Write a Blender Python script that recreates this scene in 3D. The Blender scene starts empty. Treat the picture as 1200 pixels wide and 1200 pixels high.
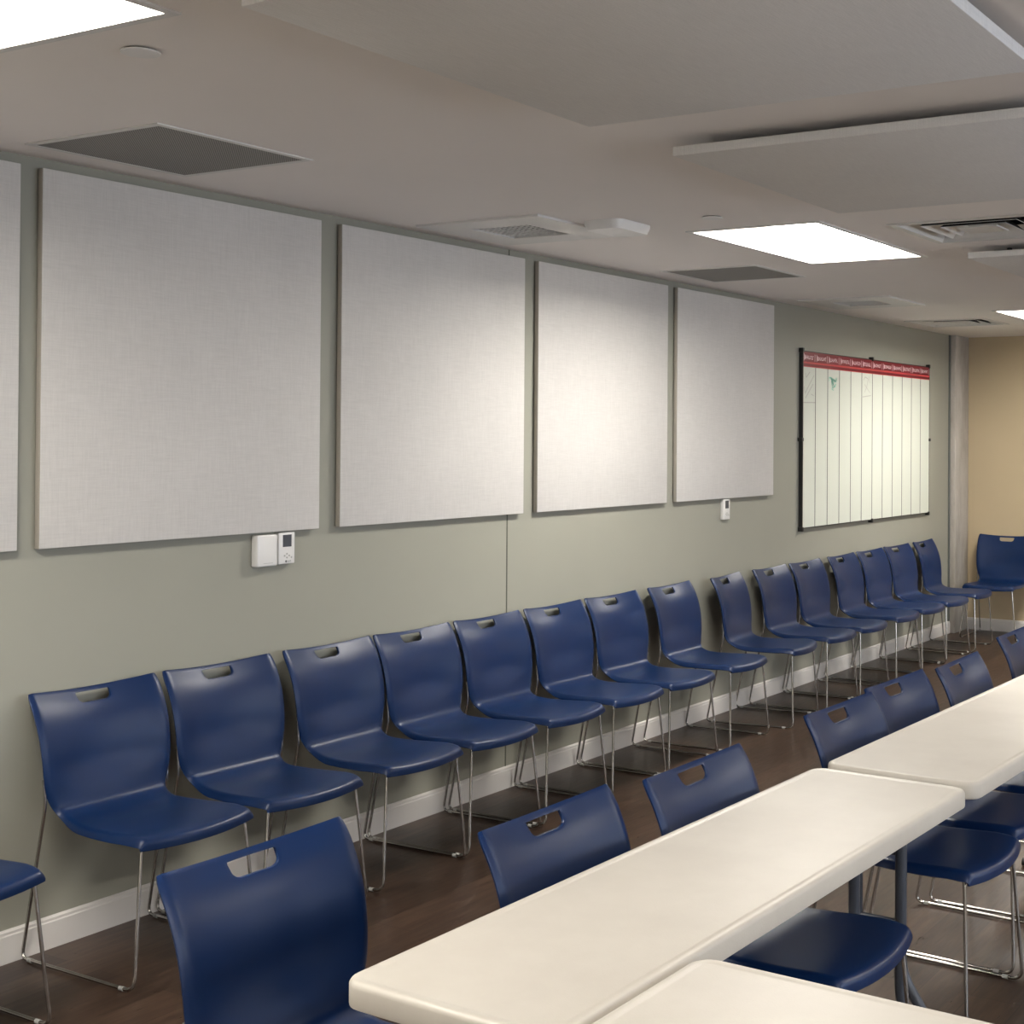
import bpy, bmesh, math, random
from mathutils import Vector, Matrix
random.seed(7)
R = math.radians
sc = bpy.context.scene
col = sc.collection
PI = math.pi

# ------------------------------------------------------------------ camera
CEIL = 2.548
def setup_camera():
    f, yaw, pitch, roll, cx, cy = 1632.46, R(29.8347), R(0.5165), R(0.353), 816.61, 496.83
    fw = Vector((-math.sin(yaw) * math.cos(pitch), math.cos(yaw) * math.cos(pitch), math.sin(pitch)))
    rt = Vector((math.cos(yaw), math.sin(yaw), 0)); up = rt.cross(fw)
    r2 = rt * math.cos(roll) + up * math.sin(roll)
    u2 = -rt * math.sin(roll) + up * math.cos(roll)
    cam = bpy.data.cameras.new('camera'); o = bpy.data.objects.new('camera', cam); col.objects.link(o)
    m = Matrix((r2, u2, -fw)).transposed().to_4x4()
    m.translation = (4.0612, 0, 1.667)
    o.matrix_world = m
    cam.sensor_fit = 'HORIZONTAL'; cam.sensor_width = 36
    cam.lens = f / 1200 * 36
    cam.shift_x = (600 - cx) / 1200
    cam.shift_y = (cy - 600) / 1200
    cam.clip_start = 0.05; cam.clip_end = 60
    sc.camera = o
setup_camera()

# ------------------------------------------------------------------ world, exposure
w = bpy.data.worlds.new('world'); sc.world = w; w.use_nodes = True
w.node_tree.nodes['Background'].inputs[0].default_value = (0.55, 0.65, 0.8, 1)
w.node_tree.nodes['Background'].inputs[1].default_value = 0.15
sc.view_settings.view_transform = 'Standard'
sc.view_settings.look = 'None'
sc.view_settings.gamma = 1
sc.view_settings.use_curve_mapping = False
sc.view_settings.exposure = 0.1
LAMP = 47.0            # radiance of the ceiling light lenses
# daylight that comes in through the windows of the right-hand wall
def daylight(y, e):
    l = bpy.data.lights.new('daylight', 'AREA'); l.shape = 'RECTANGLE'; l.size = 2.6; l.size_y = 1.25
    l.energy = e; l.color = (0.80, 0.88, 1.0)
    o = bpy.data.objects.new('daylight', l); col.objects.link(o)
    o.location = (8.5, y, 1.62); o.rotation_euler = (0, R(90), 0)
    o.rotation_euler = Vector((-1, 0, -0.15)).to_track_quat('-Z', 'Y').to_euler()
for yy in (1.2, 4.6, 8.0):
    daylight(yy, 75)

# ------------------------------------------------------------------ materials
def new_mat(name, base, rough=0.5, metal=0.0, spec=0.5, emit=None, emit_s=0):
    m = bpy.data.materials.new(name); m.use_nodes = True
    b = m.node_tree.nodes['Principled BSDF']
    b.inputs['Base Color'].default_value = (*base, 1)
    b.inputs['Roughness'].default_value = rough
    b.inputs['Metallic'].default_value = metal
    b.inputs['Specular IOR Level'].default_value = spec
    if emit:
        b.inputs['Emission Color'].default_value = (*emit, 1); b.inputs['Emission Strength'].default_value = emit_s
    return m
def nodes(m): return m.node_tree.nodes, m.node_tree.links, m.node_tree.nodes['Principled BSDF']
def noise(m, scale, detail=3, stretch=(1, 1, 1), rough=0.5):
    n, l, b = nodes(m)
    tc = n.new('ShaderNodeTexCoord'); mp = n.new('ShaderNodeMapping'); mp.inputs['Scale'].default_value = stretch
    t = n.new('ShaderNodeTexNoise'); t.inputs['Scale'].default_value = scale; t.inputs['Detail'].default_value = detail
    t.inputs['Roughness'].default_value = rough
    l.new(tc.outputs['Object'], mp.inputs[0]); l.new(mp.outputs[0], t.inputs[0])
    return t.outputs['Fac']
def ramp(m, fac, stops):
    n, l, b = nodes(m)
    r = n.new('ShaderNodeValToRGB'); l.new(fac, r.inputs[0])
    e = r.color_ramp.elements
    while len(e) < len(stops): e.new(0.5)
    for i, (p, c) in enumerate(stops): e[i].position = p; e[i].color = (*c, 1)
    return r.outputs[0]
def bump(m, fac, strength=0.1, dist=0.001):
    n, l, b = nodes(m)
    bp = n.new('ShaderNodeBump'); bp.inputs['Strength'].default_value = strength; bp.inputs['Distance'].default_value = dist
    l.new(fac, bp.inputs['Height']); l.new(bp.outputs[0], b.inputs['Normal'])
def mathn(m, op, a, b_):
    n, l, b = nodes(m)
    k = n.new('ShaderNodeMath'); k.operation = op
    for i, v in enumerate((a, b_)):
        if isinstance(v, (int, float)): k.inputs[i].default_value = v
        else: l.new(v, k.inputs[i])
    return k.outputs[0]
def painted(name, base, var=0.04, rough=0.6, bs=0.15):
    m = new_mat(name, base, rough, spec=0.3)
    n, l, b = nodes(m)
    f = noise(m, 1.3, 3)
    l.new(ramp(m, f, [(0.3, tuple(c * (1 - var) for c in base)), (0.7, tuple(c * (1 + var) for c in base))]), b.inputs['Base Color'])
    bump(m, noise(m, 180, 2), bs, 0.0006)
    return m

M = {}
M['wall_green'] = painted('sage_wall_paint', (0.325, 0.322, 0.272), 0.03, 0.55)
M['wall_beige'] = painted('beige_wall_paint', (0.53, 0.43, 0.285), 0.03, 0.6)
M['wall_plain'] = painted('cream_wall_paint', (0.78, 0.76, 0.71), 0.03, 0.6)
M['ceiling'] = painted('ceiling_paint', (0.88, 0.84, 0.81), 0.015, 0.8, 0.3)
M['trim'] = painted('white_trim_paint', (0.74, 0.71, 0.68), 0.03, 0.35)
M['white'] = new_mat('white_plastic', (0.78, 0.77, 0.75), 0.35)
M['metal_white'] = new_mat('white_enamel', (0.70, 0.69, 0.665), 0.4)
M['reflector'] = new_mat('lamp_reflector_white', (0.82, 0.82, 0.80), 0.5)
M['lens'] = new_mat('lamp_lens', (0.9, 0.9, 0.88), 0.5, emit=(1.0, 0.95, 0.87), emit_s=LAMP)
M['black'] = new_mat('black_metal', (0.012, 0.012, 0.012), 0.4)
M['duct_ring_shade'] = new_mat('dark_duct_and_ring_shade', (0.006, 0.006, 0.006), 0.8)
M['grey_screen'] = new_mat('grey_lcd', (0.075, 0.08, 0.095), 0.25)
M['mark_grey'] = new_mat('grey_marking', (0.12, 0.13, 0.12), 0.5)
M['faint_ink'] = new_mat('faded_grey_marker', (0.42, 0.42, 0.39), 0.5)
M['teal_ink'] = new_mat('teal_marker', (0.22, 0.60, 0.46), 0.5)
M['board'] = new_mat('whiteboard_enamel', (0.73, 0.77, 0.69), 0.18)
M['red'] = new_mat('dark_red_band', (0.20, 0.008, 0.022), 0.3)
M['red_light'] = new_mat('bright_red_rule', (0.55, 0.05, 0.06), 0.3)
M['header_white'] = new_mat('header_lettering', (0.80, 0.62, 0.66), 0.4)
M['clear'] = new_mat('clear_glide', (0.38, 0.38, 0.36), 0.15)
M['seam'] = new_mat('joint_shadow_gap', (0.10, 0.10, 0.08), 0.8)

m = M['chrome'] = new_mat('chrome', (0.50, 0.48, 0.455), 0.16, 1.0)
m = M['leg_grey'] = new_mat('dark_grey_powder_coat', (0.045, 0.052, 0.068), 0.35)

# navy polypropylene with a fine grain
m = M['navy'] = new_mat('navy_polypropylene', (0.005, 0.019, 0.072), 0.35, spec=0.32)
n, l, b = nodes(m)
l.new(ramp(m, noise(m, 4, 3), [(0.3, (0.0020, 0.0155, 0.066)), (0.7, (0.0027, 0.0185, 0.078))]), b.inputs['Base Color'])
bump(m, noise(m, 650, 2), 0.22, 0.0005)

# off-white blow moulded plastic
m = M['table'] = new_mat('offwhite_moulded_plastic', (0.70, 0.66, 0.565), 0.42, spec=0.4)
n, l, b = nodes(m)
l.new(ramp(m, noise(m, 3.0, 5, rough=0.65), [(0.3, (0.51, 0.475, 0.42)), (0.7, (0.575, 0.54, 0.48))]), b.inputs['Base Color'])
bump(m, noise(m, 260, 3), 0.25, 0.0006)

# linen fabric of the acoustic panels: crossed threads
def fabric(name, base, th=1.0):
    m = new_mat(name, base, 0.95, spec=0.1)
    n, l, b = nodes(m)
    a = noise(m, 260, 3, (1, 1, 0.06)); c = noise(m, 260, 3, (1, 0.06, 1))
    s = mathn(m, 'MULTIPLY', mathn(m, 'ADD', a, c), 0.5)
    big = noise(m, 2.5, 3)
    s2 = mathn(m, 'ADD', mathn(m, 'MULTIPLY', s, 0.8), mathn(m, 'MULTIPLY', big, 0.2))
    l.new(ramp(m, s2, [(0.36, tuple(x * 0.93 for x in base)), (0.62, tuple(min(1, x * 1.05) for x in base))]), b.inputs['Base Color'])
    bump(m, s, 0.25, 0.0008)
    return m
M['linen'] = fabric('pale_linen_fabric', (0.63, 0.61, 0.585))
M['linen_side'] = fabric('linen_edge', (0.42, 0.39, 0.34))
M['cloud'] = fabric('grey_ceiling_fabric', (0.78, 0.775, 0.77))

# perforated return-air face
def perforated():
    m = new_mat('perforated_metal', (0.2, 0.2, 0.19), 0.6)
    n, l, b = nodes(m)
    tc = n.new('ShaderNodeTexCoord'); sp = n.new('ShaderNodeSeparateXYZ'); l.new(tc.outputs['Object'], sp.inputs[0])
    s1 = mathn(m, 'SINE', mathn(m, 'MULTIPLY', sp.outputs[0], 700), 0); s2 = mathn(m, 'SINE', mathn(m, 'MULTIPLY', sp.outputs[1], 700), 0)
    p = mathn(m, 'ADD', mathn(m, 'MULTIPLY', mathn(m, 'MULTIPLY', s1, s2), 0.5), 0.5)
    l.new(ramp(m, p, [(0.35, (0.36, 0.345, 0.32)), (0.6, (0.10, 0.098, 0.09))]), b.inputs['Base Color'])
    return m
M['perf'] = perforated()

# dark wood plank floor
def wood():
    m = new_mat('dark_wood_planks', (0.05, 0.03, 0.02), 0.3, spec=0.32)
    n, l, b = nodes(m)
    tc = n.new('ShaderNodeTexCoord'); mp = n.new('ShaderNodeMapping'); mp.inputs['Rotation'].default_value = (0, 0, PI / 2)
    l.new(tc.outputs['Object'], mp.inputs[0])
    br = n.new('ShaderNodeTexBrick'); l.new(mp.outputs[0], br.inputs[0])
    br.inputs['Scale'].default_value = 1; br.inputs['Brick Width'].default_value = 1.2; br.inputs['Row Height'].default_value = 0.15
    br.inputs['Mortar Size'].default_value = 0.0012; br.inputs['Mortar Smooth'].default_value = 0.3
    br.inputs['Color1'].default_value = (0.0, 0.0, 0.0, 1); br.inputs['Color2'].default_value = (1, 1, 1, 1)
    br.inputs['Mortar'].default_value = (0.3, 0.3, 0.3, 1); br.offset = 0.37
    gr = noise(m, 6, 6, (7, 0.7, 1), 0.62)
    gr2 = noise(m, 30, 3, (6, 0.35, 1), 0.6)
    sep = n.new('ShaderNodeSeparateColor'); l.new(br.outputs['Color'], sep.inputs[0])
    s = mathn(m, 'ADD', mathn(m, 'MULTIPLY', gr, 0.55), mathn(m, 'ADD', mathn(m, 'MULTIPLY', gr2, 0.3), mathn(m, 'MULTIPLY', sep.outputs[0], 0.14)))
    c = ramp(m, s, [(0.33, (0.020, 0.0112, 0.0078)), (0.5, (0.050, 0.029, 0.019)), (0.68, (0.100, 0.061, 0.040))])
    mx = n.new('ShaderNodeMix'); mx.data_type = 'RGBA'
    l.new(br.outputs['Fac'], mx.inputs[0]); l.new(c, mx.inputs[6]); mx.inputs[7].default_value = (0.012, 0.007, 0.005, 1)
    l.new(mx.outputs[2], b.inputs['Base Color'])
    l.new(mathn(m, 'ADD', mathn(m, 'MULTIPLY', gr2, 0.25), 0.2), b.inputs['Roughness'])
    bump(m, gr2, 0.12, 0.001)
    return m
M['floor'] = wood()

# blotchy concrete column
m = M['concrete'] = new_mat('concrete', (0.4, 0.37, 0.33), 0.8)
n, l, b = nodes(m)
l.new(ramp(m, noise(m, 5, 6, (1, 1, 0.35), 0.65), [(0.35, (0.33, 0.30, 0.26)), (0.65, (0.50, 0.47, 0.43))]), b.inputs['Base Color'])

# window glass
m = M['glass'] = bpy.data.materials.new('window_glass'); m.use_nodes = True
n, l = m.node_tree.nodes, m.node_tree.links; n.remove(n['Principled BSDF'])
tr = n.new('ShaderNodeBsdfTransparent'); gl = n.new('ShaderNodeBsdfGlossy'); gl.inputs['Roughness'].default_value = 0.02
fr = n.new('ShaderNodeFresnel'); fr.inputs[0].default_value = 1.4; mx = n.new('ShaderNodeMixShader')
l.new(fr.outputs[0], mx.inputs[0]); l.new(tr.outputs[0], mx.inputs[1]); l.new(gl.outputs[0], mx.inputs[2]); l.new(mx.outputs[0], n['Material Output'].inputs[0])

# ------------------------------------------------------------------ mesh helpers
def link(name, me, mat, parent=None):
    o = bpy.data.objects.new(name, me); col.objects.link(o)
    if mat is not None and not me.materials:
        for k in (mat if isinstance(mat, (list, tuple)) else [mat]): me.materials.append(k)
    if parent is not None: o.parent = parent
    return o
def from_bm(name, bm, mat, parent=None, smooth=None):
    bmesh.ops.recalc_face_normals(bm, faces=bm.faces)
    me = bpy.data.meshes.new(name); bm.to_mesh(me); bm.free()
    if smooth is not None:
        for p in me.polygons: p.use_smooth = True
        me.set_sharp_from_angle(angle=R(smooth))
    return link(name, me, mat, parent)
def box(bm, x0, x1, y0, y1, z0, z1, bev=0, seg=2, mi=0):
    v = [bm.verts.new(p) for p in ((x0, y0, z0), (x1, y0, z0), (x1, y1, z0), (x0, y1, z0), (x0, y0, z1), (x1, y0, z1), (x1, y1, z1), (x0, y1, z1))]
    fs = [bm.faces.new([v[i] for i in f]) for f in ((0, 3, 2, 1), (4, 5, 6, 7), (0, 1, 5, 4), (1, 2, 6, 5), (2, 3, 7, 6), (3, 0, 4, 7))]
    for f in fs: f.material_index = mi
    if bev:
        es = set(e for f in fs for e in f.edges)
        bmesh.ops.bevel(bm, geom=list(es), offset=bev, segments=seg, affect='EDGES', profile=0.5)
def boxobj(name, mat, dims, parent=None, bev=0, seg=2):
    bm = bmesh.new(); box(bm, *dims, bev=bev, seg=seg)
    return from_bm(name, bm, mat, parent, 40 if bev else None)
def fillet(pts, rads, n=6):
    out = []
    pts = [Vector(p) for p in pts]
    for i, p in enumerate(pts):
        r = rads[i]
        if i in (0, len(pts) - 1) or r == 0: out.append(p); continue
        a = (pts[i - 1] - p).normalized(); c = (pts[i + 1] - p).normalized()
        A = p + a * r; C = p + c * r
        for k in range(n + 1):
            t = k / n
            out.append(A * (1 - t) ** 2 + p * 2 * t * (1 - t) + C * t ** 2)
    return out
def tube(bm, path, r, seg=8, mi=0):
    path = [Vector(p) for p in path]
    rings = []; prev = None
    for i, p in enumerate(path):
        if i == 0: d = path[1] - p
        elif i == len(path) - 1: d = p - path[i - 1]
        else: d = (path[i + 1] - p).normalized() + (p - path[i - 1]).normalized()
        d.normalize()
        if prev is None:
            ref = Vector((0, 0, 1)) if abs(d.z) < 0.9 else Vector((1, 0, 0))
            a = d.cross(ref).normalized()
        else:
            a = (prev - d * prev.dot(d)).normalized()
        prev = a; b_ = d.cross(a)
        rings.append([bm.verts.new(p + a * (r * math.cos(2 * PI * k / seg)) + b_ * (r * math.sin(2 * PI * k / seg))) for k in range(seg)])
    for q in range(len(rings) - 1):
        for k in range(seg):
            f = bm.faces.new((rings[q][k], rings[q][(k + 1) % seg], rings[q + 1][(k + 1) % seg], rings[q + 1][k])); f.material_index = mi
    for ring in (rings[0], rings[-1][::-1]):
        f = bm.faces.new(ring); f.material_index = mi
def prism(bm, poly, axis, a0, a1, mi=0):
    def P(u, v, t):
        return {'x': (t, u, v), 'y': (u, t, v), 'z': (u, v, t)}[axis]
    lo = [bm.verts.new(P(u, v, a0)) for u, v in poly]; hi = [bm.verts.new(P(u, v, a1)) for u, v in poly]
    n_ = len(poly); fs = [bm.faces.new(lo[::-1]), bm.faces.new(hi)]
    for k in range(n_): fs.append(bm.faces.new((lo[k], lo[(k + 1) % n_], hi[(k + 1) % n_], hi[k])))
    for f in fs: f.material_index = mi
    return fs
def rrect(x0, x1, y0, y1, r, n_=5):
    out = []
    for cx, cy, a in ((x1 - r, y1 - r, 0), (x0 + r, y1 - r, 90), (x0 + r, y0 + r, 180), (x1 - r, y0 + r, 270)):
        for k in range(n_ + 1):
            t = R(a + 90 * k / n_); out.append((cx + r * math.cos(t), cy + r * math.sin(t)))
    return out
def thing(name, label, cat, loc=(0, 0, 0), rz=0, group=None):
    o = bpy.data.objects.new(name, None); col.objects.link(o); o.empty_display_size = 0.1
    o.location = loc; o.rotation_euler = (0, 0, rz); o['label'] = label; o['category'] = cat
    if group: o['group'] = group
    return o
def tag(o, label, cat, group=None):
    o['label'] = label; o['category'] = cat
    if group: o['group'] = group
    return o
def struct(o, label=None):
    o['kind'] = 'structure'
    if label: o['label'] = label
    return o
def dup(root, loc, rz, label):
    r = root.copy(); col.objects.link(r); r.location = loc; r.rotation_euler = (0, 0, rz); r['label'] = label
    for ch in list(root.children):
        c = ch.copy(); col.objects.link(c); c.parent = r
        for g in list(ch.children):
            d = g.copy(); col.objects.link(d); d.parent = c
    return r

# ------------------------------------------------------------------ room shell
X1, Y0, Y1 = 8.2, -3.2, 11.77
HOLES = []        # rectangular openings in the ceiling (x0,x1,y0,y1)
TROFFERS = [(x, y) for x in (1.055, 5.15) for y in (-2.45, 0.755, 5.17, 9.36)]  # right-hand row is unseen, added to light the tables
TROFFERS = [t for t in TROFFERS]
TW, TL = 0.605, 1.215
for x, y in TROFFERS: HOLES.append((x, x + TW, y, y + TL))
LOUVERS = [(1.90, 5.385), (0.21, 9.90)]
for x, y in LOUVERS: HOLES.append((x, x + 0.58, y, y + 0.58))
EGG = [(0.29, 4.64), (0.335, 8.23)]
for x, y in EGG: HOLES.append((x, x + 0.30, y, y + 0.30))

boxobj('floor', M['floor'], (-0.15, X1 + 0.15, Y0 - 0.15, Y1 + 0.15, -0.1, 0))
def ceiling():
    xs = sorted(set([-0.15, X1 + 0.15] + [h[0] for h in HOLES] + [h[1] for h in HOLES]))
    ys = sorted(set([Y0 - 0.15, Y1 + 0.15] + [h[2] for h in HOLES] + [h[3] for h in HOLES]))
    bm = bmesh.new(); V = {}
    def v(i, j, z): 
        if (i, j, z) not in V: V[i, j, z] = bm.verts.new((xs[i], ys[j], CEIL + z * 0.02))
        return V[i, j, z]
    def hole(i, j):
        if not (0 <= i < len(xs) - 1 and 0 <= j < len(ys) - 1): return True
        cx, cy = (xs[i] + xs[i + 1]) / 2, (ys[j] + ys[j + 1]) / 2
        return any(h[0] < cx < h[1] and h[2] < cy < h[3] for h in HOLES)
    for i in range(len(xs) - 1):
        for j in range(len(ys) - 1):
            if hole(i, j): continue
            bm.faces.new((v(i, j, 0), v(i, j + 1, 0), v(i + 1, j + 1, 0), v(i + 1, j, 0)))
            bm.faces.new((v(i, j, 1), v(i + 1, j, 1), v(i + 1, j + 1, 1), v(i, j + 1, 1)))
            for (a, b_, di, dj) in (((i, j), (i + 1, j), 0, -1), ((i + 1, j), (i + 1, j + 1), 1, 0), ((i + 1, j + 1), (i, j + 1), 0, 1), ((i, j + 1), (i, j), -1, 0)):
                if hole(i + di, j + dj):
                    bm.faces.new((v(*a, 0), v(*b_, 0), v(*b_, 1), v(*a, 1)))
    return from_bm('ceiling', bm, M['ceiling'])
struct(bpy.data.objects['floor']); struct(ceiling())
struct(boxobj('wall_left', M['wall_green'], (-0.15, 0, Y0 - 0.15, Y1 + 0.15, 0, CEIL)))
struct(boxobj('wall_back', M['wall_beige'], (0, X1, Y1, Y1 + 0.15, 0, CEIL)))
struct(boxobj('wall_front', M['wall_plain'], (0, X1, Y0 - 0.15, Y0, 0, CEIL)))
# right wall with three window openings
WIN = [(-0.2, 2.6), (3.2, 6.0), (6.6, 9.4)]
bm = bmesh.new()
box(bm, X1, X1 + 0.15, Y0 - 0.15, Y1 + 0.15, 0, 0.95); box(bm, X1, X1 + 0.15, Y0 - 0.15, Y1 + 0.15, 2.25, CEIL)
ys = [Y0 - 0.15] + [k for w_ in WIN for k in w_] + [Y1 + 0.15]
for k in range(0, len(ys), 2): box(bm, X1, X1 + 0.15, ys[k], ys[k + 1], 0.95, 2.25)
struct(from_bm('wall_right', bm, M['wall_plain']))
for i, (a, b_) in enumerate(WIN):
    bm = bmesh.new()
    for d in ((a, a + .05, .95, 2.25), (b_ - .05, b_, .95, 2.25), (a + .05, b_ - .05, .95, 1.0), (a + .05, b_ - .05, 2.2, 2.25), ((a + b_) / 2 - .02, (a + b_) / 2 + .02, 1.0, 2.2)):
        box(bm, X1 + 0.04, X1 + 0.10, *d)
    fo = struct(from_bm('window_%d' % (i + 1), bm, M['trim']))
    boxobj('pane', M['glass'], (X1 + 0.066, X1 + 0.072, a + 0.05, b_ - 0.05, 1.0, 2.2), fo)
# skirting boards with a stepped top
def baseboard(name, poly_axis, a0, a1, flip=False, base=0):
    prof = [(0, 0), (0.014, 0), (0.014, 0.085), (0.011, 0.089), (0.011, 0.097), (0.005, 0.103), (0, 0.103)]
    bm = bmesh.new()
    if poly_axis == 'y': prism(bm, [(base + (-u if flip else u), v) for u, v in prof], 'y', a0, a1)
    else: prism(bm, [(base + (-u if flip else u), v) for u, v in prof], 'x', a0, a1)
    return struct(from_bm(name, bm, M['trim']))
baseboard('baseboard_left', 'y', Y0, 11.43)
baseboard('baseboard_back', 'x', 0.055, X1, True, Y1)
baseboard('baseboard_right', 'y', Y0, Y1 - 0.015, True, X1)
# joint in the wall boards, the corner column and its edge bead
struct(boxobj('trim_1', M['seam'], (0, 0.0015, 5.277, 5.284, 0.103, CEIL)), 'thin dark vertical joint in the green wall')
bm = bmesh.new(); box(bm, 0, 0.055, 11.43, Y1, 0, CEIL, 0.004)
struct(from_bm('trim_2', bm, M['concrete'], None, 40), 'blotchy pale concrete column in the far corner')
struct(boxobj('trim_3', M['mark_grey'], (0, 0.01, 11.405, 11.43, 0.103, CEIL)), 'narrow grey strip beside the corner column')

# ------------------------------------------------------------------ acoustic panels on the wall
def wall_panel(y, z0, z1, label, group):
    t = thing('acoustic_panel', label, 'wall panel', (0.002, y, z0), 0, group)
    bm = bmesh.new()
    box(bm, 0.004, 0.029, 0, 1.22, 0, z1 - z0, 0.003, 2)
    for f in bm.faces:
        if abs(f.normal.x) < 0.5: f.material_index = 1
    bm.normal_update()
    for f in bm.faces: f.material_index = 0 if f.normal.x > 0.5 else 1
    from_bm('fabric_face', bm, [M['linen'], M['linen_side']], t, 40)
    bm = bmesh.new(); box(bm, 0, 0.004, 0.012, 1.208, 0.012, z1 - z0 - 0.012)
    from_bm('backing_strip', bm, M['black'], t)
g = 'fabric acoustic panels along the green wall'
for y, lab in ((1.519, 'fabric acoustic panel cut off by the left edge of the photo'),
               (2.815, 'pale fabric acoustic panel hanging above the white thermostat pair, the biggest looking one'),
               (4.148, 'pale fabric acoustic panel whose lower right corner ends at the vertical wall joint'),
               (5.477, 'pale fabric acoustic panel just right of the vertical wall joint'),
               (6.802, 'pale fabric acoustic panel nearest the whiteboard with a small controller under it')):
    wall_panel(y, 1.294, 2.514, lab, g)

# ------------------------------------------------------------------ whiteboard
def whiteboard():
    y0, y1, z0, z1 = 8.457, 10.877, 1.052, 2.250
    W, H = y1 - y0, z1 - z0
    t = thing('whiteboard', 'large whiteboard with twelve ruled columns under a dark red header band', 'whiteboard', (0, y0, z0))
    boxobj('board', M['board'], (0.010, 0.024, 0.010, W - 0.004, 0.004, H - 0.004), t)
    bm = bmesh.new()
    box(bm, 0.002, 0.0285, 0, 0.011, 0, H); box(bm, 0.002, 0.026, W - 0.004, W, 0, H)
    box(bm, 0.002, 0.026, 0.011, W - 0.004, 0, 0.006); box(bm, 0.002, 0.026, 0.011, W - 0.004, H - 0.006, H)
    from_bm('frame', bm, M['black'], t)
    hb = boxobj('header_band', M['red'], (0.024, 0.0252, 0.011, W - 0.004, H - 0.108, H - 0.006), t)
    boxobj('red_rule', M['red_light'], (0.0252, 0.0256, 0.011, W - 0.004, H - 0.085, H - 0.073), hb)
    boxobj('red_rule', M['red_light'], (0.0252, 0.0256, 0.011, W - 0.004, H - 0.108, H - 0.103), hb)
    bm = bmesh.new(); cw = (W - 0.015) / 12
    for k in range(1, 12):
        yy = 0.011 + cw * k; box(bm, 0.024, 0.0246, yy - 0.0045, yy + 0.0045, 0.006, H - 0.108)
    from_bm('column_lines', bm, M['mark_grey'], t)
    for k in range(12):
        bm = bmesh.new(); a = 0.011 + cw * k + 0.012; b_ = 0.011 + cw * (k + 1) - 0.012; zc = H - 0.043
        # square brackets and a short unreadable word
        for yy, s in ((a, 1), (b_, -1)):
            box(bm, 0.0252, 0.0258, min(yy, yy + s * 0.005), max(yy, yy + s * 0.005), zc - 0.024, zc + 0.024)
        rr = random.Random(k); y_ = a + 0.022; 
        while y_ < b_ - 0.028:
            ww = rr.uniform(0.010, 0.014); hh = rr.uniform(0.011, 0.014)
            box(bm, 0.0252, 0.0258, y_, y_ + 0.004, zc - hh, zc + hh)
            q = rr.choice((-1, 0, 1)); box(bm, 0.0252, 0.0258, y_ + 0.004, y_ + ww, zc + q * (hh - 0.003) - 0.003, zc + q * (hh - 0.003) + 0.003)
            y_ += ww + 0.004
        box(bm, 0.0252, 0.0258, a + 0.012, a + 0.020, zc - 0.016, zc + 0.016)
        from_bm('column_heading', bm, M['header_white'], hb)
    def stroke(bm, pts, wd):
        for (ya, za), (yb, zb) in zip(pts, pts[1:]):
            d = Vector((yb - ya, zb - za)); nrm = Vector((-d.y, d.x)).normalized() * wd / 2
            v = [bm.verts.new((0.0248, p[0], p[1])) for p in ((ya + nrm.x, za + nrm.y), (yb + nrm.x, zb + nrm.y), (yb - nrm.x, zb - nrm.y), (ya - nrm.x, za - nrm.y))]
            bm.faces.new(v)
    T = H - 0.13
    bm = bmesh.new()
    stroke(bm, [(0.05, T - 0.02), (0.06, T - 0.05), (0.12, T - 0.01)], 0.006); stroke(bm, [(0.04, T - 0.16), (0.185, T - 0.03)], 0.006)
    stroke(bm, [(0.05, T - 0.19), (0.17, T - 0.09)], 0.006); stroke(bm, [(0.03, T - 0.11), (0.04, T - 0.15)], 0.005); stroke(bm, [(0.14, T - 0.16), (0.18, T - 0.17)], 0.005)
    stroke(bm, [(0.012, T - 0.22), (0.205, T - 0.216)], 0.006)
    k = 0.011 + cw * 5
    stroke(bm, [(k + 0.03, T - 0.03), (k + 0.06, T - 0.005), (k + 0.12, T - 0.02), (k + 0.09, T - 0.08), (k + 0.05, T - 0.12)], 0.006)
    stroke(bm, [(k + 0.13, T + 0.0), (k + 0.15, T - 0.05)], 0.006); stroke(bm, [(k + 0.05, T - 0.06), (k + 0.15, T - 0.12)], 0.005)
    stroke(bm, [(k + 0.01, T - 0.155), (k + 0.17, T - 0.140)], 0.006)
    from_bm('grey_marker_notes', bm, M['faint_ink'], t)
    bm = bmesh.new(); k = 0.011 + cw * 2
    rr = random.Random(4)
    for q in range(14):
        a = rr.uniform(0, 2 * PI); cyy, czz = k + 0.085 + rr.uniform(-.03, .03), T - 0.065 + rr.uniform(-.03, .03)
        stroke(bm, [(cyy, czz), (cyy + 0.04 * math.cos(a), czz + 0.035 * math.sin(a)), (cyy + 0.05 * math.cos(a + .8), czz + 0.04 * math.sin(a + .8))], 0.006)
    from_bm('teal_marker_notes', bm, M['teal_ink'], t)
    for yy, zz in ((0.005, H), (W / 2, H), (W - 0.012, H), (0.005, 0), (W / 2, 0), (W - 0.012, 0), (0, H / 2), (W, H / 2)):
        bm = bmesh.new()
        if zz in (0, H):
            s = 1 if zz else -1
            box(bm, 0, 0.034, yy - 0.012, yy + 0.012, min(zz - s * .012, zz + s * .018), max(zz - s * .012, zz + s * .018), 0.003)
        else:
            s = 1 if yy else -1
            box(bm, 0, 0.034, min(yy - s * .012, yy + s * .018), max(yy - s * .012, yy + s * .018), zz - 0.012, zz + 0.012, 0.003)
        from_bm('mounting_clip', bm, M['black'], t, 40)
whiteboard()

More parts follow.
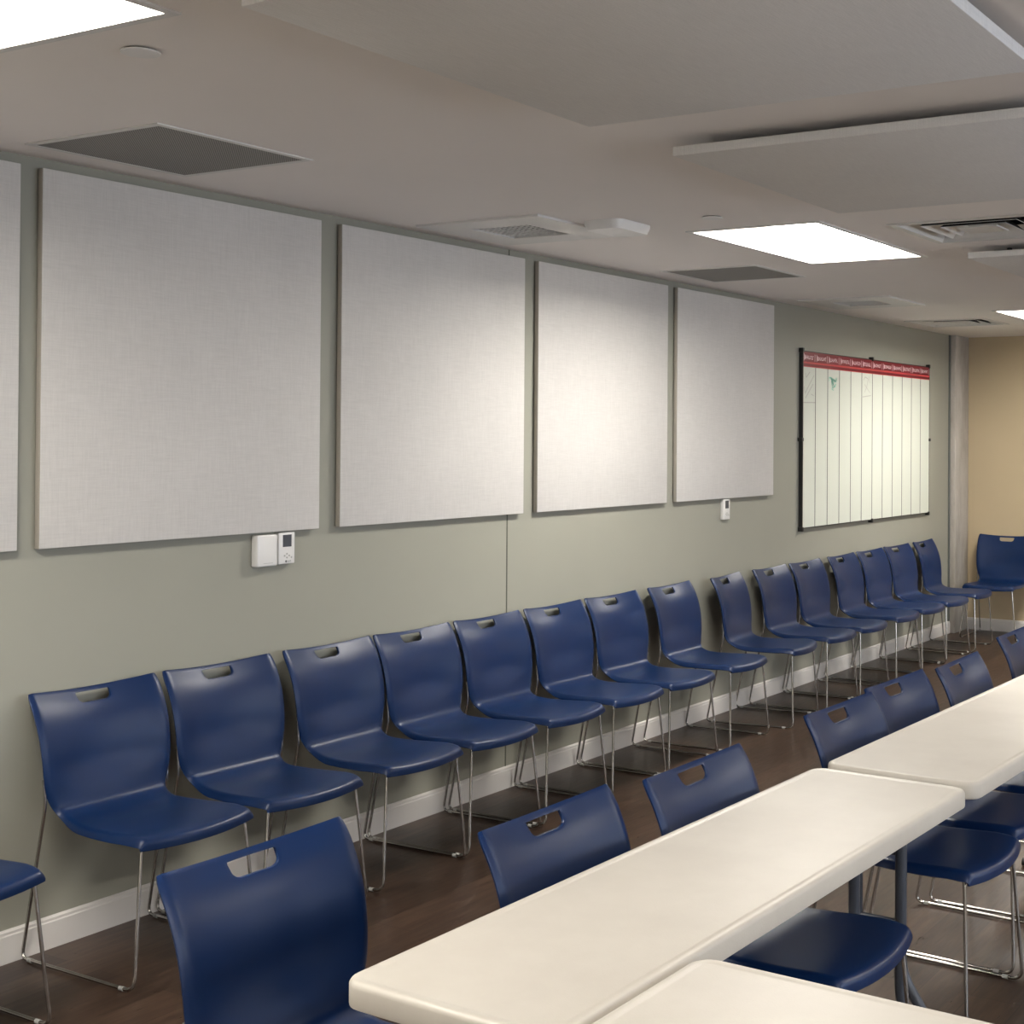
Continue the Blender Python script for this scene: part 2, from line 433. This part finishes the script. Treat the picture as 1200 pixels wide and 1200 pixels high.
# ------------------------------------------------------------------ wall controllers
t = thing('cover_box', 'blank white plastic box on the wall, left of the pair under the second panel', 'sensor box', (0, 3.715, 1.165))
bm = bmesh.new(); box(bm, 0, 0.036, 0, 0.100, 0, 0.120, 0.006, 3); from_bm('cover', bm, M['white'], t, 50)
boxobj('cover_seam', M['faint_ink'], (0.0362, 0.0366, 0.03, 0.075, 0.012, 0.0135), t)
def controller(y, z, w_, h_, label, logo=True):
    t = thing('thermostat', label, 'thermostat', (0, y, z), 0)
    bm = bmesh.new(); box(bm, 0, 0.024, 0, w_, 0, h_, 0.004, 3); from_bm('housing', bm, M['white'], t, 50)
    boxobj('screen', M['grey_screen'], (0.0235, 0.0245, w_ * .24, w_ * .78, h_ * .54, h_ * .92), t)
    for a, c in ((.5, .32), (.5, .2), (.36, .26), (.64, .26), (.78, .2)):
        bm = bmesh.new(); prism(bm, [(w_ * a + .0035 * math.cos(k * PI / 5), h_ * c + .0035 * math.sin(k * PI / 5)) for k in range(10)], 'x', 0.0235, 0.0252)
        from_bm('button', bm, M['faint_ink'], t)
    if logo:
        bm = bmesh.new(); prism(bm, [(w_ * .45 + .0045 * math.cos(k * PI / 6), h_ * .085 + .0045 * math.sin(k * PI / 6)) for k in range(12)], 'x', 0.0237, 0.0246)
        box(bm, 0.0237, 0.0246, w_ * .57, w_ * .60, h_ * .06, h_ * .11); box(bm, 0.0237, 0.0246, w_ * .60, w_ * .64, h_ * .06, h_ * .07)
        box(bm, 0.0237, 0.0246, w_ * .68, w_ * .76, h_ * .06, h_ * .07); box(bm, 0.0237, 0.0246, w_ * .68, w_ * .70, h_ * .07, h_ * .11); box(bm, 0.0237, 0.0246, w_ * .68, w_ * .76, h_ * .10, h_ * .11)
        from_bm('maker_mark', bm, M['mark_grey'], t)
controller(3.832, 1.167, 0.082, 0.122, 'white thermostat with a grey screen, right of the blank box on the wall')
controller(7.372, 1.166, 0.080, 0.124, 'small white controller with a dark display under the panel nearest the whiteboard', False)

# ------------------------------------------------------------------ ceiling things
def troffer(x, y, label):
    t = thing('ceiling_light', label, 'ceiling light', (x, y, CEIL), 0, 'recessed ceiling lights')
    W, L, D = TW, TL, 0.135
    bm = bmesh.new(); f = 0.014
    for d in ((-f, W + f, -f, 0.010), (-f, W + f, L - 0.010, L + f), (-f, 0.010, 0.010, L - 0.010), (W - 0.010, W + f, 0.010, L - 0.010)):
        box(bm, *d, -0.005, 0)
    from_bm('trim_frame', bm, M['metal_white'], t)
    # open-bottomed housing (sides + top)
    bm = bmesh.new()
    box(bm, 0.0005, 0.004, 0.0005, L - .0005, 0.0005, D); box(bm, W - 0.004, W - .0005, 0.0005, L - .0005, 0.0005, D)
    box(bm, 0.004, W - 0.004, 0.0005, 0.004, 0.0005, D); box(bm, 0.004, W - 0.004, L - 0.004, L - .0005, 0.0005, D)
    box(bm, 0.0005, W - .0005, 0.0005, L - .0005, D, D + 0.004)
    from_bm('housing', bm, M['reflector'], t)
    for s in (0, 1):                      # curved side reflectors
        bm = bmesh.new(); pl = []
        for k in range(9):
            a = k / 8; pl.append((0.005 + 0.135 * a, 0.020 + 0.095 * math.sin(a * PI / 2)))
        poly = pl + [(pl[-1][0], pl[-1][1] + 0.004)] + [(0.005, 0.125)]
        if s: poly = [(W - u, v) for u, v in poly]
        prism(bm, poly, 'y', 0.005, L - 0.005)
        from_bm('side_reflector', bm, M['reflector'], t, 30)
    bm = bmesh.new()
    poly = [(0.142, 0.120), (0.148, 0.070), (0.20, 0.052), (W / 2, 0.046), (W - 0.20, 0.052), (W - 0.148, 0.070), (W - 0.142, 0.120)]
    prism(bm, poly, 'y', 0.006, L - 0.006)
    from_bm('lens', bm, M['lens'], t)
tl = {(1.055, 0.755): 'glowing recessed ceiling light at the top left corner, cut by the photo edge',
      (1.055, 5.17): 'bright recessed ceiling light above the right part of the panels, the whole one in view',
      (1.055, 9.36): 'far recessed ceiling light of which only a sliver shows at the right edge'}
for x, y in TROFFERS:
    troffer(x, y, tl.get((x, y), 'recessed ceiling light outside the photo, %s row of the room' % {1.055: 'left', 5.15: 'added right'}[x]))

def cloud(y, label, x=1.96, W=1.21, L=1.19):
    t = thing('ceiling_panel', label, 'ceiling panel', (x, y, CEIL - 0.057), 0, 'fabric panels hung under the ceiling')
    bm = bmesh.new(); box(bm, 0, W, 0, L, 0, 0.028, 0.003, 2); from_bm('fabric_panel', bm, M['cloud'], t, 40)
    for a in (0.15, W - 0.15):
        for c in (0.15, L - 0.15):
            bm = bmesh.new(); tube(bm, [(a, c, 0.028), (a, c, 0.057)], 0.012, 10); from_bm('standoff', bm, M['black'], t, 40)
cloud(1.885, 'grey fabric panel under the ceiling, the nearest one at the top middle')
cloud(3.510, 'grey fabric panel under the ceiling, right behind the nearest one')
cloud(6.150, 'grey fabric ceiling panel beyond the black slotted air diffuser at the right edge')

def perf_grille(x, y, label, s=0.60):
    t = thing('return_grille', label, 'ceiling vent', (x, y, CEIL), 0, 'perforated ceiling grilles')
    bm = bmesh.new(); b_ = 0.022
    for d in ((0, s, 0, b_), (0, s, s - b_, s), (0, b_, b_, s - b_), (s - b_, s, b_, s - b_)): box(bm, *d, -0.004, 0)
    from_bm('frame', bm, M['metal_white'], t)
    boxobj('perforated_face', M['perf'], (b_, s - b_, b_, s - b_, -0.003, 0), t)
perf_grille(0.17, 2.655, 'dark perforated ceiling grille above the biggest looking panel')
perf_grille(0.20, 6.33, 'grey perforated ceiling grille between the bright light and the wall', 0.58)
def egg_vent(x, y, hx, hy, label):
    t = thing('air_diffuser', label, 'ceiling vent', (x, y, CEIL), 0)
    S = 0.63; bm = bmesh.new(); a0, a1, b0, b1 = hx - x, hx - x + 0.30, hy - y, hy - y + 0.30
    for d in ((0, S, 0, b0), (0, S, b1, S), (0, a0, b0, b1), (a1, S, b0, b1)): box(bm, *d, -0.010, 0)
    from_bm('plate', bm, M['metal_white'], t)
    bm = bmesh.new()
    for k in range(1, 10):
        q = 0.03 * k; box(bm, a0 + q - .0012, a0 + q + .0012, b0, b1, -0.003, 0.001); box(bm, a0, a1, b0 + q - .0012, b0 + q + .0012, -0.0028, 0.0008)
    from_bm('grid_core', bm, M['metal_white'], t)
    bm = bmesh.new(); box(bm, a0 - .01, a1 + .01, b0 - .01, b1 + .01, 0.17, 0.18)
    for d in ((a0 - .01, a0, b0 - .01, b1 + .01), (a1, a1 + .01, b0 - .01, b1 + .01), (a0, a1, b0 - .01, b0), (a0, a1, b1, b1 + .01)): box(bm, *d, 0.021, 0.17)
    from_bm('duct_box', bm, M['duct_ring_shade'], t)
egg_vent(0.13, 4.475, *EGG[0], 'white square ceiling vent with a small grid centre, beside the rounded white sensor')
egg_vent(0.17, 8.07, *EGG[1], 'white square ceiling vent with a small grid centre, above the whiteboard end of the wall')
def louver_vent(x, y, label):
    t = thing('louvre_diffuser', label, 'ceiling vent', (x, y, CEIL), 0, 'square slotted air diffusers')
    S = 0.58
    def ring(a, z0, b_, z1, mat_name, mat, th=0.004):
        bm = bmesh.new(); lo = [(a, a), (S - a, a), (S - a, S - a), (a, S - a)]; hi = [(b_, b_), (S - b_, b_), (S - b_, S - b_), (b_, S - b_)]
        vl = [bm.verts.new((*p, z0)) for p in lo]; vh = [bm.verts.new((*p, z1)) for p in hi]
        vl2 = [bm.verts.new((*p, z0 + th)) for p in lo]; vh2 = [bm.verts.new((*p, z1 + th)) for p in hi]
        for k in range(4):
            j = (k + 1) % 4
            bm.faces.new((vl[k], vl[j], vh[j], vh[k])); f = bm.faces.new((vl2[k], vh2[k], vh2[j], vl2[j])); f.material_index = 1 if th < .004 else 0  # black on the sloped rings' upper faces paints the deep shade in the slots
            bm.faces.new((vl[k], vl2[k], vl2[j], vl[j])); bm.faces.new((vh[k], vh[j], vh2[j], vh2[k]))
        from_bm(mat_name, bm, [mat, M['duct_ring_shade']], t)
    ring(-0.022, -0.005, 0.012, -0.006, 'outer_flange', M['metal_white'])
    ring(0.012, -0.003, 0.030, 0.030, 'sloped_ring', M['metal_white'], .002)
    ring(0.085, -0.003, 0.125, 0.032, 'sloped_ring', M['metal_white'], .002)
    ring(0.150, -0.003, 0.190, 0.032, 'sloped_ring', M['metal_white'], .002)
    boxobj('centre_plate', M['metal_white'], (0.205, S - 0.205, 0.205, S - 0.205, -0.004, 0.002), t)
    bm = bmesh.new(); box(bm, 0, S, 0, S, 0.20, 0.21)
    for d in ((0, .004, 0, S), (S - .004, S, 0, S), (.004, S - .004, 0, .004), (.004, S - .004, S - .004, S)): box(bm, *d, 0.05, 0.20)
    from_bm('duct_box', bm, M['duct_ring_shade'], t)
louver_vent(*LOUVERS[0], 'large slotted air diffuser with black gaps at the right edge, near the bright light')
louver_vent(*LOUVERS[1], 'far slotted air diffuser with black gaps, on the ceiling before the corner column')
def disc(x, y, r, label):
    bm = bmesh.new(); path = [(0, 0, CEIL - 0.010)]
    tube(bm, [(x, y, CEIL - 0.007), (x, y, CEIL - 0.004)], r, 28); t = thing('sprinkler_cover', label, 'sprinkler cover', (x, y, CEIL), 0)
    for v in bm.verts: v.co -= Vector((x, y, CEIL))
    from_bm('cover_plate', bm, M['white'], t, 40)
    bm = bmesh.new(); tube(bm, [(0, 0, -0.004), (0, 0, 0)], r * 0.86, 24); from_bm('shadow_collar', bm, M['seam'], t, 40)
disc(1.355, 2.135, 0.044, 'round white cover plate on the ceiling near the top left light')
disc(1.335, 4.865, 0.044, 'round white cover plate on the ceiling in front of the bright light')
t = thing('ceiling_sensor', 'rounded white wireless box on the ceiling, touching the grid vent', 'ceiling sensor', (0.90, 4.84, CEIL))
bm = bmesh.new()
lo = rrect(-0.082, 0.082, -0.125, 0.125, 0.035, 6); hi = rrect(-0.094, 0.094, -0.137, 0.137, 0.045, 6)
a = [bm.verts.new((u, v, -0.038)) for u, v in lo]; b2 = [bm.verts.new((u, v, -0.014)) for u, v in hi]; c2 = [bm.verts.new((u, v, 0)) for u, v in hi]
bm.faces.new(a)
for q in range(len(a)):
    j = (q + 1) % len(a); bm.faces.new((a[q], a[j], b2[j], b2[q])); bm.faces.new((b2[q], b2[j], c2[j], c2[q]))
bm.faces.new(c2)
from_bm('shell', bm, M['white'], t, 50)

# ------------------------------------------------------------------ the blue stacking chair
PROF = [(.050, .842), (.084, .785), (.112, .715), (.128, .640), (.134, .565), (.136, .510), (.149, .474), (.190, .453), (.250, .447),
        (.330, .447), (.410, .450), (.480, .453), (.530, .453), (.565, .449), (.579, .438), (.581, .416)]
HALF = [.2445, .2435, .2425, .2405, .2360, .2230, .2050, .2040, .2140, .2240, .2290, .2290, .2260, .2215, .2180, .2170]
def catmull(P, sub):
    out = []
    n_ = len(P)
    for i in range(n_ - 1):
        p0, p1, p2, p3 = P[max(i - 1, 0)], P[i], P[i + 1], P[min(i + 2, n_ - 1)]
        for k in range(sub):
            t = k / sub
            out.append(tuple(0.5 * ((2 * b_) + (-a + c) * t + (2 * a - 5 * b_ + 4 * c - d) * t * t + (-a + 3 * b_ - 3 * c + d) * t ** 3) for a, b_, c, d in zip(p0, p1, p2, p3)))
    out.append(tuple(P[-1])); return out
def sstep(a, b_, x):
    t = max(0, min(1, (x - a) / (b_ - a))); return t * t * (3 - 2 * t)
def shell_mesh():
    rows = catmull([(x, z, h) for (x, z), h in zip(PROF, HALF)], 4)
    us = [-1, -.985, -.965, -.94, -.91, -.86, -.78] + [-.7 + .1 * k for k in range(15)] + [.78, .86, .91, .94, .965, .985, 1]
    bm = bmesh.new(); G = []
    L = len(rows)
    for i, (x, z, h) in enumerate(rows):
        line = []
        back = sstep(.50, .62, z); top = sstep(.72, .842, z); seat = sstep(.16, .26, x) ; front = sstep(.42, .56, x)
        a = rows[max(i - 1, 0)]; c = rows[min(i + 1, L - 1)]
        tx, tz = c[0] - a[0], c[1] - a[1]; ln = math.hypot(tx, tz); nx, nz = -(-tz) / ln, -(tx) / ln     # away from the sitter
        nx, nz = tz / ln, -tx / ln
        for u in us:
            e = max(0, (abs(u) - .91) / .09)
            X = x - .030 * (1 - u * u) * back - .030 * u * u * front
            Z = z - .015 * (1 - u * u) * top - .007 * (1 - u * u) * seat
            roll = (.009 * (1 - seat) + .024 * seat) * e ** 1.6
            X += nx * roll * (1 - seat); Z += nz * roll if seat < .5 else -roll * max(0, min(1, (z - .4165) / .035))
            # the very top row curls back a little
            Y = u * h
            if i < 3: Y -= math.copysign((3 - i) ** 2 * .0008 * (1 if abs(u) > .95 else 0), u)
            line.append(bm.verts.new((X, Y, Z)))
        G.append(line)
    for i in range(L - 1):
        for j in range(len(us) - 1): bm.faces.new((G[i][j], G[i][j + 1], G[i + 1][j + 1], G[i + 1][j]))
    bmesh.ops.recalc_face_normals(bm, faces=bm.faces)
    me = bpy.data.meshes.new('s'); bm.to_mesh(me); bm.free()
    o = link('s', me, None)
    # cutter for the hand slot
    cb = bmesh.new(); P = [(-.062, .816), (.062, .816), (.0635, .812), (.062, .800)]
    for k in range(1, 7):
        t_ = R(90 * k / 6); P.append((.062 - .026 + .026 * math.cos(t_), .800 - .016 * math.sin(t_)))
    for k in range(0, 6):
        t_ = R(90 * (6 - k) / 6); P.append((-.062 + .026 - .026 * math.cos(t_), .800 - .016 * math.sin(t_)))
    P += [(-.062, .800), (-.0635, .812)]
    prism(cb, P, 'x', -.1, .25); bmesh.ops.recalc_face_normals(cb, faces=cb.faces)
    cm = bpy.data.meshes.new('c'); cb.to_mesh(cm); cb.free(); co = link('c', cm, None)
    s = o.modifiers.new('t', 'SOLIDIFY'); s.thickness = .0065; s.offset = 0; s.use_even_offset = True
    bo = o.modifiers.new('b', 'BOOLEAN'); bo.object = co; bo.operation = 'DIFFERENCE'; bo.solver = 'EXACT'
    be = o.modifiers.new('v', 'BEVEL'); be.width = .0016; be.segments = 2; be.limit_method = 'ANGLE'; be.angle_limit = R(50)
    bpy.context.view_layer.update()
    dg = bpy.context.evaluated_depsgraph_get()
    res = bpy.data.meshes.new_from_object(o.evaluated_get(dg)); res.name = 'chair_shell'
    bpy.data.objects.remove(o); bpy.data.objects.remove(co)
    for p in res.polygons: p.use_smooth = True
    res.set_sharp_from_angle(angle=R(42))
    return res
def make_chair(loc, rz, label):
    t = thing('stacking_chair', label, 'chair', loc, rz, None)
    sh = shell_mesh(); sh.materials.clear()
    link('seat_shell', sh, M['navy'], t)
    for s in (-1, 1):
        bm = bmesh.new(); fy = .2375 * s
        P = [(.118, .232 * s, .578), (.124, .230 * s, .50), (.024, fy, .0075), (.556, fy, .0075), (.532, .196 * s, .436), (.20, .188 * s, .436)]
        tube(bm, fillet(P, [0, .03, .030, .040, .030, 0]), .0056, 9)
        from_bm('sled_frame', bm, M['chrome'], t, 60)
        for x in (.065, .50):
            bm = bmesh.new(); tube(bm, [(x - .009, fy, .0072), (x + .009, fy, .0072)], .0071, 8); from_bm('foot_glide', bm, M['clear'], t, 60)
    for x in (.22, .46):
        bm = bmesh.new(); tube(bm, [(x, -.19, .4365 if x > .3 else .4345), (x, .19, .4365 if x > .3 else .4345)], .0048, 8)
        from_bm('cross_rod', bm, M['chrome'], t, 60)
    return t

A = 'blue chair '
wall_row = [
    (2.262, 0, 0.0, 'blue chair cut by the left photo edge, only its seat and chrome legs in view'),
    (3.012, 0, 0.0, A + 'in the wall row, the leftmost one showing its whole back'),
    (3.528, 0, -1.5, A + 'against the wall, just below and left of the thermostat pair'),
    (4.072, 0, 0.5, A + 'against the wall, just below and right of the thermostat pair'),
    (4.568, 0, 0, A + 'in the wall row, second to the right of the thermostat pair'),
    (5.078, 0, 0, A + 'in the wall row, directly below the vertical wall joint'),
    (5.594, 0, 0, A + 'in the wall row, just right of the vertical wall joint'),
    (6.112, 0, -1.0, A + 'in the wall row, under the middle of the fourth fabric panel'),
    (6.700, 0, 1.5, A + 'in the wall row, with open gaps both sides, left of the small controller'),
    (7.335, .01, 7.5, 'blue chair turned slightly off the wall, below the small white controller'),
    (7.945, 0, 0.5, A + 'in the wall row, left of and below the gap before the whiteboard'),
    (8.465, 0, 0.0, A + 'in the wall row, under the left edge of the whiteboard'),
    (9.060, 0, 1.0, A + 'in the wall row, under the left half of the whiteboard, after a gap'),
    (9.577, 0, -.5, A + 'in the wall row, under the middle of the whiteboard'),
    (10.110, 0, -2.0, A + 'in the wall row, next to last before the corner column'),
    (10.680, 0, 2.0, A + 'in the wall row, the last one beside the corner column')]
proto = None
def place(x, y, rz, label, group):
    global proto
    if proto is None: o = proto = make_chair((x, y, 0), R(rz), label)
    else: o = dup(proto, (x, y, 0), R(rz), label)
    if group: o['group'] = group
    elif 'group' in o: del o['group']
for y, x, rz, lab in wall_row:
    place(x, y, rz, lab, 'chairs in a row along the green wall')
desk = [
    (1.845, 2.005, 0, 'foreground blue chair left of the nearest table end, its slotted back nearest the camera'),
    (2.180, 2.540, -0.5, 'blue chair tucked under the near table, its back beside the middle of the left edge'),
    (2.240, 3.095, -1.0, 'blue chair under the far end of the near table, seat showing on the right'),
    (2.242, 4.000, -2.0, 'first blue chair tucked under the second table, just past the table joint'),
    (2.224, 4.506, -2.5, 'blue chair at the second table, its back touching the chair at the joint'),
    (2.270, 5.015, 0.5, 'blue chair tucked at the far end of the second table'),
    (2.215, 5.895, 0.5, 'blue chair beyond the second table, only part of its back at the right edge')]
for x, y, rz, lab in desk:
    place(x, y, rz, lab, 'chairs pushed up to the white tables')
place(2.215, 6.405, 0, 'blue chair past the right photo edge, just the tip of its back showing', 'chairs pushed up to the white tables')
place(0.425, 11.735, -90, 'blue chair facing the camera against the beige end wall beside the column', None)

# ------------------------------------------------------------------ folding tables
def table_top(L, W, H=.737, th=.047):
    # rounded slab with softened rim and a shallow raised border, long side along y
    rings = [(.006, 0), (.001, .003), (0, .008), (0, th - .010), (.0012, th - .0055), (.004, th - .002), (.008, th - .0003), (.012, th), (.020, th - .0001), (.023, th - .0012), (.030, th - .0014)]
    bm = bmesh.new(); prev = None
    base_r = .045
    allr = []
    for ins, z in rings:
        r = max(base_r - ins, .012)
        allr.append([bm.verts.new((u, v, H - th + z)) for u, v in rrect(ins, W - ins, ins, L - ins, r, 7)])
    for a, b_ in zip(allr, allr[1:]):
        for k in range(len(a)):
            j = (k + 1) % len(a); bm.faces.new((a[k], a[j], b_[j], b_[k]))
    bm.faces.new(allr[-1]); bm.faces.new(allr[0][::-1])
    return bm
def make_table(L, W, loc, rz, label, in0=.10, in1=.10, off=0):
    t = thing('folding_table', label, 'table', loc, rz, 'white plastic folding tables')
    from_bm('table_top', table_top(L, W), M['table'], t, 35)
    zb = .690; cxm = W / 2
    bm = bmesh.new()                                             # steel rails under the top
    for s in (-1, 1): box(bm, cxm + s * .13 - .012, cxm + s * .13 + .012, .10, L - .10, zb - .022, zb - .0005)
    from_bm('under_rail', bm, M['leg_grey'], t)
    for e in (0, 1):
        cxm = W / 2 + (off if e == 0 else 0)
        yl = in0 if e == 0 else L - in1; d = 1 if e == 0 else -1
        for s in (-1, 1):
            bm = bmesh.new(); tube(bm, fillet([(cxm + s * .068, yl, zb - .02), (cxm + s * .068, yl, .16), (cxm + s * .165, yl, .018)], [0, .05, 0]), .0155, 12)
            from_bm('leg', bm, M['leg_grey'], t, 60)
        bm = bmesh.new(); tube(bm, [(cxm - .185, yl, .0155), (cxm + .185, yl, .0155)], .0145, 10); from_bm('foot_bar', bm, M['leg_grey'], t, 60)
        for s in (-1, 1):
            bm = bmesh.new(); tube(bm, [(cxm + s * .19, yl - .0, .0165), (cxm + s * .205, yl, .0165)], .0165, 10); from_bm('foot_cap', bm, M['black'], t, 60)
        for zz in (.30, .56):
            bm = bmesh.new(); tube(bm, [(cxm - .058, yl, zz), (cxm + .058, yl, zz)], .009, 8); from_bm('cross_bar', bm, M['leg_grey'], t, 60)
        bm = bmesh.new(); tube(bm, [(cxm - .055, yl, .57), (cxm - .055, yl + d * .17, zb - .016)], .010, 8)
        from_bm('brace', bm, M['leg_grey'], t, 60)
    return t
TH = -R(1.42)
make_table(1.83, .457, (2.347, 1.768, 0), TH, 'near off-white folding table in the long row, its rounded end corner in the foreground', .2, .085)
make_table(1.83, .457, (2.395, 3.640, 0), TH, 'second off-white folding table in the row, past the table joint at the right', .075, .10, -.085)
make_table(1.83, .457, (2.47, 5.515, 0), TH, 'third off-white folding table in the row, past the right photo edge', .05, .2)
make_table(1.83, .457, (2.822, 2.185, 0), -R(91.2), 'off-white folding table set crosswise at the bottom right corner of the photo')
